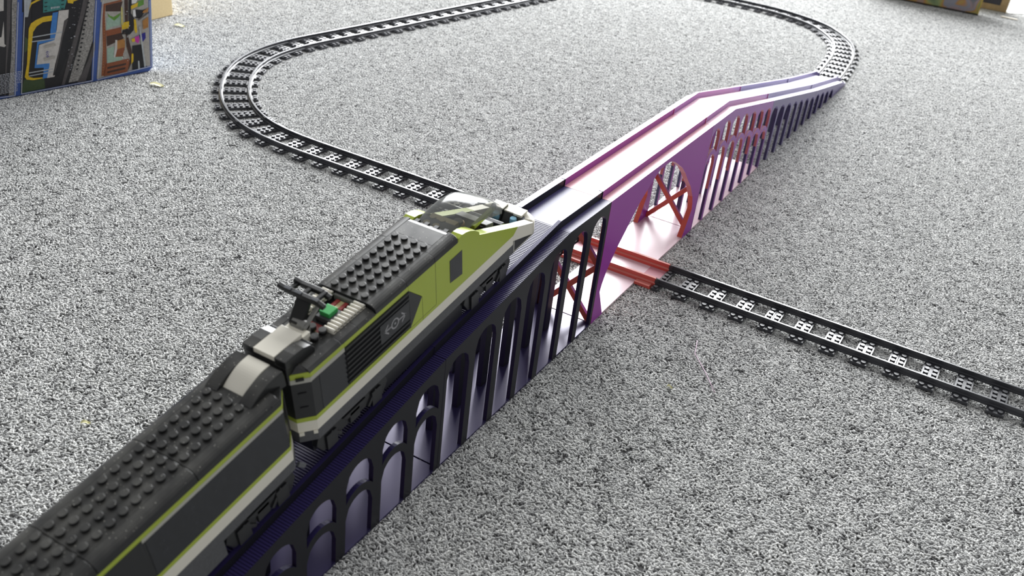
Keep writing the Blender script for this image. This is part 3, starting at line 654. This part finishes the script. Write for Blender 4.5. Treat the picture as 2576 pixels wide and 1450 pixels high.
def carriage():
    root, part = car('carriage', 'black and lime toy passenger carriage behind the locomotive, at the lower left corner', -596.9, 163.9, .192, 1.038)
    E0, E1 = -196, 19
    part(MB().prism(plan(24, E0, E1, 0, 1), 'z', -63.3, -55), 'chassis_plate', DGREY, .3)
    part(MB().box(-23.9, 23.9, -128, -40, -76, -63.3), 'underframe_box', DGREY, .3)
    w = MB(); w.prism(plan(24, -79.9, E1, 0, 1), 'z', -55, -46); w.prism(plan(24, E0, -80.1), 'z', -55, -46); part(w, 'waist_band', WHITE, .3)
    part(MB().prism(plan(24, E0, E1, 0, 1), 'z', -46, -43), 'lower_lime_strip', LIME, .2)
    part(MB().prism(plan(23.6, E0, E1, 0, 1), 'z', -43, -12.4), 'body', BLACK2, .2)
    for sd in (-1, 1):
        a, b_ = sorted((sd*22, sd*23.95)); part(MB().box(a, b_, -81.5, E1-.4, -43, -14.4), 'window_band', PANEL, .2, 'long glossy black window band')
        a, b_ = sorted((sd*22, sd*24)); part(MB().box(a, b_, -83, E1, -14.4, -11.8), 'grey_strip', WHITE2, .15)
        a, b_ = sorted((sd*22, sd*23.9)); part(MB().box(a, b_, E0, -84, -43, -12), 'door_panel', BLACK2, .2)
    part(MB().prism(plan(24, E0, E1, 0, 1), 'z', -11.8, -8.6), 'upper_lime_strip', LIME, .2)
    for s0, s1 in ((-196, -108.2), (-107.8, -44.2), (-43.8, 12)):
        r = MB(); r.box(-16, 16, s0, s1, -8.4, -1.75)
        studs(r, [(x, -8*k) for x in (-12, -4, 4, 12) for k in range(25) if s0+3 < -8*k < s1-3], -1.75)
        part(r, 'roof_plate', BLACK, .2)
        for sd in (-1, 1): o = MB(); shoulder(o, s0, min(s1+6, 18.5) if s1 > 0 else s1, sd, -1.75, -8.6); part(o, 'roof_shoulder', BLACK, .2)
    part(MB().prism(plan(23.8, 12.2, 19, 0, 1), 'z', -8.5, -4.2), 'roof_front', BLACK, .2)
    # raised front of the roof: white curved tile between black curved slopes
    pr = [(8+22*i/14, -1.7+6.7*math.sin(math.pi/2*min(1, i/11))**.9) for i in range(15)]+[(30.3, 3), (30, -6), (8, -6)]
    part(MB().prism(pr, 'x', -7.9, 7.9), 'curved_tile', WHITE, .3, 'white curved tile at the front of the roof')
    pr2 = [(3+27*i/16, -1.7+6.3*math.sin(math.pi/2*min(1, i/13))**.8) for i in range(17)]+[(31, 0), (31, -8), (22, -6), (3, -4)]
    for sd in (-1, 1): a, b_ = sorted((sd*8.1, sd*17)); part(MB().prism(pr2, 'x', a, b_), 'curved_slope', BLACK, .5)
    f = MB(); f.prism([(-16, -8), (16, -8), (16, -43), (-16, -43)], 'y', 27.8, 28.3); part(f, 'front_door', BLACK2)
    bogie(part, -36, 18); bogie(part, -190, -130)
    part(MB().box(-6, 6, 22, 34, -70, -64), 'coupling', BLACK2)
    part(MB().bar((21, 24, -66), (21, 29, -72), 2, 3), 'step_iron', CHROME, .4)
carriage()
PRINT = [
('asphalt',[(16.1,132.8),(43.5,129.6),(19.5,3.0),(-4.9,5.0)]),
('asphalt',[(52.3,128.6),(151.5,117.0),(131.7,3.4),(28.3,3.4)]),
('beige',[(161.5,115.8),(233.0,107.4),(227.2,8.8),(139.9,3.5)]),
('panelwhite',[(16.1,132.8),(26.1,131.6),(23.7,117.1),(13.5,116.6)]),
('panelwhite',[(7.9,82.7),(15.5,83.5),(21.5,103.4),(17.6,73.6),(19.7,71.4),(17.0,69.8),(6.4,73.4)]),
('railgrey',[(30.2,131.1),(35.2,130.6),(28.3,93.0),(16.6,46.6),(8.4,4.4),(6.6,4.7),(18.8,65.7)]),
('gravel',[(36.6,130.4),(43.5,129.6),(19.5,3.0),(12.2,3.2),(25.8,64.6)]),
('grass',[(36.0,21.4),(64.1,18.3),(63.1,4.1),(28.8,3.5)]),
('grass',[(46.2,79.0),(50.4,74.4),(47.5,61.2),(42.6,58.1)]),
('pale',[(52.3,128.6),(62.3,127.4),(54.0,104.8),(49.3,105.4)]),
('gravel',[(142.1,118.0),(151.2,117.0),(140.9,61.0),(113.6,6.2),(97.6,6.0),(117.1,50.3)]),
('railgrey',[(134.3,119.0),(141.5,118.1),(125.1,79.5),(105.2,31.7),(91.1,4.0),(86.9,4.3),(102.4,42.4),(123.3,89.7)]),
('railgrey',[(145.1,64.4),(142.4,46.3),(123.0,3.4),(110.1,3.7),(129.8,31.7)]),
('black',[(62.3,120.8),(76.1,122.9),(75.2,109.7),(105.1,108.8),(117.0,121.0),(134.3,119.0),(120.9,87.1),(102.0,46.5),(84.6,17.7),(78.3,17.8),(42.7,23.2),(48.0,51.3),(59.4,88.7),(58.2,100.4)]),
('yellow',[(61.2,120.9),(75.6,125.8),(69.9,126.5),(60.6,122.9),(56.3,113.0)]),
('yellow',[(87.2,102.8),(74.2,102.6),(64.0,99.6),(56.6,95.8),(52.7,89.6),(48.9,70.8),(43.1,42.1),(37.5,25.1),(39.4,21.2),(48.0,18.7),(62.1,18.7),(61.3,20.3),(49.4,21.5),(43.8,24.0),(42.8,27.2),(46.4,41.6),(54.2,70.0),(57.7,84.1),(63.7,91.0),(73.2,95.5),(85.2,95.8)]),
('yellow',[(111.0,121.7),(128.2,119.7),(119.6,117.8),(118.3,115.0),(111.3,116.8)]),
('teal',[(77.6,125.6),(110.5,121.7),(105.2,109.3),(75.0,108.0)]),
('lightblue',[(88.1,106.1),(95.7,106.6),(89.8,82.4),(96.1,79.6),(85.5,69.2),(71.2,67.4),(63.1,66.7),(56.3,40.9),(74.1,38.9),(73.5,35.0),(68.1,18.6),(61.6,18.3),(65.2,33.4),(52.4,35.1),(61.8,71.8),(79.8,72.0),(81.9,83.6)]),
('panelwhite',[(96.9,107.9),(111.1,107.6),(108.7,96.6),(102.6,93.5),(97.2,76.4),(89.6,54.6),(81.8,35.6),(76.1,20.2),(79.2,20.2),(78.4,18.3),(67.6,18.2),(73.5,35.0),(74.0,38.4),(56.1,39.5),(63.4,65.6),(85.5,69.2),(90.4,82.4)]),
('railgrey',[(103.1,93.9),(108.4,94.7),(98.4,73.3),(83.4,32.3),(77.8,21.0),(82.8,35.4),(91.5,60.3)]),
('pale',[(55.9,78.0),(98.1,79.3),(97.9,77.8),(55.7,76.6)]),
('pale',[(53.9,72.2),(85.9,71.7),(85.7,70.5),(53.8,70.8)]),
('pale',[(43.8,30.5),(78.1,30.6),(77.9,29.2),(43.6,29.1)]),
('pale',[(43.1,26.1),(77.5,26.7),(77.3,25.2),(43.0,24.9)]),
('brown',[(160.7,108.9),(190.6,111.9),(191.4,109.2),(165.9,106.8),(163.3,94.5),(161.8,72.3),(161.3,57.9),(157.8,22.8),(154.3,7.4),(147.5,6.4),(154.2,44.4)]),
('darkbrown',[(165.9,106.8),(192.6,109.1),(189.5,102.4),(187.7,95.5),(164.9,98.3)]),
('mint',[(165.0,89.2),(188.1,89.3),(185.6,76.2),(171.0,75.1),(163.0,72.1)]),
('leafgreen',[(166.8,96.1),(170.6,91.5),(175.8,88.8),(187.5,93.4),(184.8,88.7),(176.3,83.6),(168.4,90.8)]),
('brown',[(161.7,71.3),(186.4,73.0),(185.5,64.8),(161.9,63.0)]),
('darkbrown',[(161.9,63.0),(185.5,64.8),(187.9,56.1),(161.3,48.5)]),
('mint',[(160.9,45.5),(172.3,46.9),(169.4,31.5),(183.9,30.2),(182.3,25.1),(158.5,23.7)]),
('tan',[(177.6,54.4),(190.1,55.7),(188.8,43.2),(176.2,42.0)]),
('brown',[(176.2,42.0),(188.8,43.2),(183.9,30.2),(170.5,31.3)]),
('panelwhite',[(174.9,55.9),(177.7,55.5),(176.2,42.0),(171.5,30.1),(169.4,31.5),(172.4,42.6)]),
('brown',[(157.4,23.9),(192.7,25.5),(194.5,20.9),(188.3,5.7),(150.8,5.8),(155.4,16.8)]),
('darkbrown',[(157.9,18.5),(188.6,19.7),(187.1,16.7),(157.5,15.4)]),
('darkbrown',[(157.2,12.2),(186.8,13.6),(185.4,10.6),(156.8,9.1)]),
('darkbrown',[(195.0,111.4),(200.5,110.7),(195.1,59.2),(198.5,37.5),(197.9,20.3),(189.5,6.6),(194.9,25.2),(191.1,43.9),(192.8,80.4)]),
('black',[(201.7,111.1),(207.3,110.4),(203.0,91.5),(207.8,82.6),(204.9,66.2),(198.6,60.8),(192.0,61.8),(185.3,62.7),(188.1,68.6),(197.1,68.4)]),
('black',[(200.3,43.6),(216.6,43.3),(217.1,12.8),(221.5,8.7),(196.6,7.5)]),
('black',[(209.1,95.8),(221.5,93.3),(229.7,94.3),(216.8,81.4),(209.0,83.4)]),
('yellow',[(187.0,79.1),(198.9,80.1),(197.9,70.3),(186.5,69.3)]),
('yellow',[(206.6,81.7),(209.9,81.2),(210.4,63.3),(207.8,60.5),(206.0,66.1)]),
('yellow',[(197.9,32.2),(200.8,31.7),(199.6,20.1),(195.8,16.4)]),
('cream',[(188.5,102.5),(190.9,100.2),(189.4,75.7),(185.7,77.2)]),
('white',[(206.1,110.6),(215.1,109.5),(212.3,104.7),(205.4,104.5)]),
('leafgreen',[(214.8,106.5),(225.2,108.3),(224.5,101.2),(215.1,98.2)]),
('yellow',[(204.0,101.6),(215.8,105.3),(214.0,99.4),(203.5,96.5)]),
('white',[(206.2,95.2),(210.2,95.7),(210.3,85.3),(205.8,85.9)]),
('magenta',[(205.0,55.6),(212.1,57.3),(212.5,50.3),(209.8,45.4),(205.5,49.2)]),
('yellow',[(199.6,53.8),(204.9,54.6),(205.5,49.7),(200.9,48.8)]),
('indigo',[(212.1,57.8),(222.9,60.5),(222.7,52.0),(218.1,47.3),(213.9,52.2)]),
('tan',[(219.9,77.8),(229.8,82.8),(228.3,67.2),(219.8,65.2)]),
('tan',[(222.5,92.1),(232.2,96.1),(229.2,89.2),(221.1,89.2)]),
('railgrey',[(212.7,80.9),(230.4,90.1),(231.4,87.8),(213.1,78.7)]),
('pale',[(213.4,70.3),(215.7,70.0),(219.1,9.1),(216.1,8.5)]),
('pale',[(206.6,20.0),(208.9,19.6),(208.8,6.5),(205.8,6.5)]),]
# ---------------------------------------------------------------- toy box on the left: printed pictures are flat ink on its face
def box_thing():
    a = Vector((-860.3, -154.3, 0)); d = Vector((36.3, 216.3, 0)).normalized(); n = Vector((d.y, -d.x, 0))
    # local axes: X along the face, Y out of the face towards the room, Z up
    m = Matrix((d, n, Vector((0, 0, 1)))).transposed().to_4x4(); m.translation = a*S
    root = thing('toy_box', 'large blue cardboard toy box with train pictures, standing in the upper left', 'box', mat=m)
    BLUE = plain('box_blue', (54, 80, 142), .38, .4, .08, 200)
    sh = MB()
    face = [(-150, 0), (225, 0), (231, 6), (252, 330), (-150, 330)]
    sh.prism(face, 'y', -70, 0); sh.build('carton', BLUE, root, 1.5)
    MB().prism([(225.5, 6), (231.6, 6), (252.6, 328), (246, 328)], 'y', -69, -.8).build('lit_side_panel', plain('box_side_lit', (150, 166, 190), .5, .3), root)  # added sheet: window light painted as a paler end, mutes blue bounce
    pc = dict(asphalt=(40, 40, 42), beige=(176, 172, 164), panelwhite=(206, 202, 196), railgrey=(86, 82, 82), grass=(66, 84, 52), pale=(178, 184, 186), black=(28, 29, 32),
              yellow=(222, 186, 36), teal=(62, 136, 132), lightblue=(62, 128, 200), brown=(142, 80, 48), darkbrown=(66, 44, 36), mint=(158, 184, 166), leafgreen=(98, 150, 56),
              tan=(178, 124, 62), cream=(196, 188, 120), white=(232, 232, 230), magenta=(196, 60, 164), indigo=(44, 40, 140), line=(200, 204, 212))
    mats = {}
    for k_, c in pc.items():
        mats[k_] = plain('ink_'+k_, tuple(v*.86 for v in c), .4, .35, .12, 250)
    mats['gravel'] = plain('ink_gravel', (128, 126, 122), .4, .4, .5, 420)
    names = list(mats); ml = [mats[k_] for k_ in names]
    groups = {'printed_picture': [], }
    idx = [0, 0, 0]
    pics = [MB(), MB(), MB()]
    for q, (mt, xa, xb) in enumerate((('asphalt', -10, 19.5), ('asphalt', 28.3, 131.7), ('beige', 139.9, 205))):   # the pictures go on above the part in view
        vs = [(xa+z*.17, .1, z) for z in (112, 290)]+[(xb+z*.17, .1, z) for z in (290, 112)]; pics[q].add(vs, [(0, 1, 2, 3)], names.index(mt))
    for j, (mt, pts) in enumerate(PRINT):
        cx = sum(p[0] for p in pts)/len(pts)
        edge = lambda z: (21+z*.19, 131+z*.185)
        cz = sum(p[1] for p in pts)/len(pts); e = edge(cz); q = 0 if cx < e[0] else 1 if cx < e[1]+4 else 2
        off = .12+.05*idx[q]; idx[q] += 1
        ar = sum(p[0]*r[1]-r[0]*p[1] for p, r in zip(pts, pts[1:]+pts[:1]))
        if ar > 0: pts = pts[::-1]
        vs = [(x, off, max(z, .5)) for x, z in pts]; pics[q].add(vs, [tuple(range(len(vs)))], names.index(mt))
    # emblem, maintenance text and thin border lines
    def stroke(mb, p, q, w, off, mt='line'):
        dx, dz = q[0]-p[0], q[1]-p[1]; L = math.hypot(dx, dz) or 1; ox, oz = -dz/L*w/2, dx/L*w/2
        mb.add([(p[0]+ox, off, p[1]+oz), (q[0]+ox, off, q[1]+oz), (q[0]-ox, off, q[1]-oz), (p[0]-ox, off, p[1]-oz)], [(0, 1, 2, 3)], names.index(mt))
    o2 = 3.2
    for c in ((51.5, 127.6, 28.3, 3.4), ): pass
    for mb, p, q in ((pics[0], (43, 126.5), (19.5, 3)), (pics[1], (52.2, 127.6), (28.3, 3.4)), (pics[1], (28.3, 3.4), (131.7, 3.4)), (pics[1], (131.7, 3.4), (151.4, 116)),
                     (pics[2], (161.4, 114.8), (139.9, 3.5)), (pics[2], (139.9, 3.5), (227.2, 8.8)), (pics[2], (227.2, 8.8), (232.9, 106.4)), (pics[0], (-10, 4.6), (19.5, 3))):
        stroke(mb, p, q, .9, o2)
    # faint track emblem on the white wagon: ring with two hooked arrows
    for i in range(14):
        t0, t1 = 2*math.pi*i/14, 2*math.pi*(i+1)/14; cx, cz = 71.8, 52
        stroke(pics[1], (cx+1.5*math.cos(t0), cz+1.5*math.sin(t0)), (cx+1.5*math.cos(t1), cz+1.5*math.sin(t1)), .5, o2, 'indigo')
    for sg in (-1, 1):
        stroke(pics[1], (71.8, 52+sg*1.5), (71.8+sg*.4, 52+sg*4), .6, o2, 'indigo'); stroke(pics[1], (71.8+sg*.4, 52+sg*4), (69.4+sg*.4, 52+sg*2.4), .6, o2, 'indigo'); stroke(pics[1], (71.8+sg*.4, 52+sg*4), (74.2+sg*.4, 52+sg*2.4), .6, o2, 'indigo')
    # vents on the teal container and its worn white lettering
    for i in range(4):
        for x0 in (78.5, 102): stroke(pics[1], (x0-i*.9, 126.5-i*5.2), (x0+4-i*.9, 127-i*5.2), 1.3, o2, 'black')
    rnd = random.Random(3)
    for i in range(6): x0 = 86+2.1*i; stroke(pics[1], (x0, 112.2+.3*(i % 2)), (x0+.2, 115), 1.0 if i else 1.3, o2, 'line'); stroke(pics[1], (x0, 113.6), (x0+1.2, 113.7), .5, o2, 'line')
    # small parts in the pictures: sleepers beside the rails, boards of the wagon, hardware under the train
    for i in range(17):
        f = i/16; stroke(pics[1], (139.5-30*f, 120-96*f), (143-30*f, 120.4-96*f), 2.2, o2-.2, 'black'); stroke(pics[1], (128-24*f, 120-94*f), (129.2-24*f, 120-94*f), 1.2, o2, 'railgrey')
    for i in range(60):
        z0 = rnd.uniform(22, 112); x0 = 92+z0*.17+rnd.uniform(0, 9); stroke(pics[1], (x0, z0), (x0+rnd.uniform(.6, 2.4), z0+.3), rnd.uniform(.3, .8), o2-.1, rnd.choice(('railgrey', 'line', 'asphalt')))
    for z0 in (62, 45): stroke(pics[1], (66+(z0-45)*.18, z0), (82+(z0-45)*.2, z0+1.5), 3.2, o2-.3, 'beige')
    for i in range(26): f = i/25; stroke(pics[2], (148+15*f, 8+100*f), (149.2+15*f, 8+100*f), 1.1, o2, 'tan')
    for i in range(40):
        z0 = rnd.uniform(14, 100); x0 = 176+z0*.16+rnd.uniform(0, 10); stroke(pics[2], (x0, z0), (x0+rnd.uniform(.5, 1.6), z0+rnd.uniform(-.6, 1.5)), rnd.uniform(.4, 1.1), o2-.1, rnd.choice(('line', 'black', 'railgrey', 'white', 'brown')))
    # slanted fine print in several lines across the lower left corner
    for i in range(13):
        z0 = 9+2.1*i; x = -8+(.6*i); xe = 20+z0*.19+(8 if 4 < i else 2)
        while x < xe:
            L = rnd.uniform(1.5, 5); stroke(pics[0], (x, z0+x*.02), (min(x+L, xe), z0+.02*(x+L)), .75, 3.4, 'line'); x += L+.9
    for mb, lab in zip(pics, ('dark picture of a track with a white engine side', 'picture of a yellow, blue and white train beside a gravel track', 'picture of an open brown wagon with toys')):
        mb.build('printed_picture', ml, root, label=lab)
box_thing()

# ---------------------------------------------------------------- things at the edges of the room
CARD = plain('kraft_card', (196, 176, 134), .7, .3, .06, 300)
c = thing('cardboard_box', 'plain tan cardboard box end behind the blue toy box', 'box', (-1029, 304, 0), R(4))
cb = MB().box(-120, 0, -150, 0, 0, 150); cb.build('carton', CARD, c, 1)
MB().box(-120.5, .6, -151, 1, 146, 151).build('lid_flap', CARD, c, .6)

m, nt, b = nodes('painted_canvas')
tc = N(nt, 'ShaderNodeTexCoord'); vo = N(nt, 'ShaderNodeTexVoronoi', feature='SMOOTH_F1'); vo.inputs['Scale'].default_value = 19
no = N(nt, 'ShaderNodeTexNoise'); no.inputs['Scale'].default_value = 9; ad = N(nt, 'ShaderNodeMix', data_type='RGBA'); ad.inputs[0].default_value = .35
nt.links.new(tc.outputs['Object'], no.inputs['Vector']); nt.links.new(tc.outputs['Object'], ad.inputs[6]); nt.links.new(no.outputs['Color'], ad.inputs[7])
nt.links.new(ad.outputs[2], vo.inputs['Vector']); sx = N(nt, 'ShaderNodeSeparateXYZ'); nt.links.new(vo.outputs['Color'], sx.inputs[0])
rp = N(nt, 'ShaderNodeValToRGB'); cr = rp.color_ramp
for i, (p_, c_) in enumerate(((.05, (96, 122, 88)), (.25, (150, 168, 110)), (.4, (190, 168, 84)), (.55, (196, 140, 80)), (.7, (150, 156, 170)), (.85, (176, 150, 150)), (.97, (110, 120, 130)))):
    e = cr.elements[i] if i < 2 else cr.elements.new(p_); e.position = p_; e.color = lin(tuple(v*.82 for v in c_))  # canvas colours darkened to carry the shade of its backlit face
nt.links.new(sx.outputs[0], rp.inputs[0]); nt.links.new(rp.outputs[0], b.inputs['Base Color']); b.inputs['Roughness'].default_value = .6
ART = m; YEL = plain('painted_edge', (168, 146, 72), .6, .3, .15, 120)
cv = thing('painting', 'colourful abstract painted canvas propped on the carpet in the upper right', 'painting', (151, 1846, 0), R(3.5))
cv.rotation_euler = (R(-9), 0, R(3.5))
MB().box(-300, -4, 0, 20, 4, 300).build('canvas', ART, cv, 1); MB().box(-4, 0, -.3, 20, 4, 300).build('canvas_edge', YEL, cv); MB().box(-299, -1, 3, 18, 0, 4).build('shadow_strip', plain('canvas_shadow', (52, 46, 40), .7), cv)  # dark bar at the foot stands in for the shadow under the canvas
WOOD = plain('pale_wood', (158, 136, 100), .55, .3, .12, 60)
fr = thing('picture_frame', 'pale wooden picture frame with a dark picture, propped behind the painting', 'frame', (206, 1962, 0), R(2)); fr.rotation_euler = (R(-10), 0, R(2))
MB().box(-230, 0, 0, 16, 0, 15).build('frame_rail', WOOD, fr, 1)
for x0 in (-230, -19): MB().box(x0, x0+19, 0, 16, 15, 260).build('frame_stile', WOOD, fr, 1)
MB().box(-230, 0, 0, 16, 260, 288).build('frame_rail', WOOD, fr, 1)
MB().box(-211, -19, 6, 12, 15, 260).build('picture', plain('dark_picture', (50, 50, 60), .3), fr)
pp = MB(); K = 10; vs = []
for i in range(K+1):
    x = 206+14*i; h0 = 1+i*.1
    vs += [(x+2, 2130-4*i, 9+3*math.sin(i*.5)), (x, 1955+13*i, h0), (x, 1955.6+13*i, h0+.4), (x+2, 2130.6-4*i, 9.4+3*math.sin(i*.5))]
pp.add(vs, [(4*i+a, 4*i+(a+1) % 4, 4*i+4+(a+1) % 4, 4*i+4+a) for i in range(K) for a in range(4)]+[(3, 2, 1, 0), (4*K, 4*K+1, 4*K+2, 4*K+3)], 0, True)
tag(pp.build('paper_sheet', plain('white_paper', (244, 244, 238), .6)), 'bright white sheet of paper curling up beside the wooden frame', 'paper')
tag(MB().prism([(-20, -4.5), (19, -3), (20, 3), (-19, 4)], 'z', .2, 2.6).build('wood_chip', plain('pale_chip', (214, 206, 190), .6)), 'small pale strip on the carpet in front of the picture frame', 'scrap').location = (.221, 1.896, 0)

# crumbs of dry leaf and a thread
LEAF = plain('dry_leaf', (206, 202, 158), .6, .3, .15, 400)
def leaf(x, y, L, w, rot, label, g=None):
    mb = MB(); vs = []; K = 6
    for i in range(K+1):
        t = i/K; ww = w*math.sin(math.pi*(t*.9+.05))*(1+.25*math.sin(9*t)); z = 1.2+2*math.sin(5*t)*.6
        vs += [(-L/2+L*t, -ww/2, z+.9), (-L/2+L*t, 0, z), (-L/2+L*t, ww/2, z+1.2), (-L/2+L*t, 0, z-.3)]
    mb.add(vs, [(4*i+a, 4*i+(a+1) % 4, 4*i+4+(a+1) % 4, 4*i+4+a) for i in range(K) for a in range(4)]+[(0, 3, 2, 1), (4*K, 4*K+1, 4*K+2, 4*K+3)])
    o = mb.build('leaf_scrap', LEAF); o.location = (x*S, y*S, 0); o.rotation_euler = (0, 0, R(rot)); tag(o, label, 'leaf', g)
leaf(-769, 33, 22, 11, 18, 'dry yellowish leaf scrap on the carpet in front of the blue box')
leaf(-970, 264, 18, 11, 30, 'dry pale leaf scrap beside the tan cardboard box')
leaf(-217, -536, 7, 4, 50, 'tiny pale crumb on the carpet left of the carriage')
leaf(139, -189, 5, 3.5, 20, 'tiny greenish crumb near the loose thread')
TH = plain('pinkish_thread', (206, 176, 196), .5)
tag(MB().tube([(131, -97, 1.6), (133, -104, 1.8), (135.6, -113, 1.6), (137.5, -121, 1.9), (146, -131, 1.6), (158, -146, 2), (167, -158, 1.7), (176, -170, 1.4)], .42, 5).build('thread', TH), 'thin pinkish plastic thread lying on the carpet right of the bridge', 'thread')
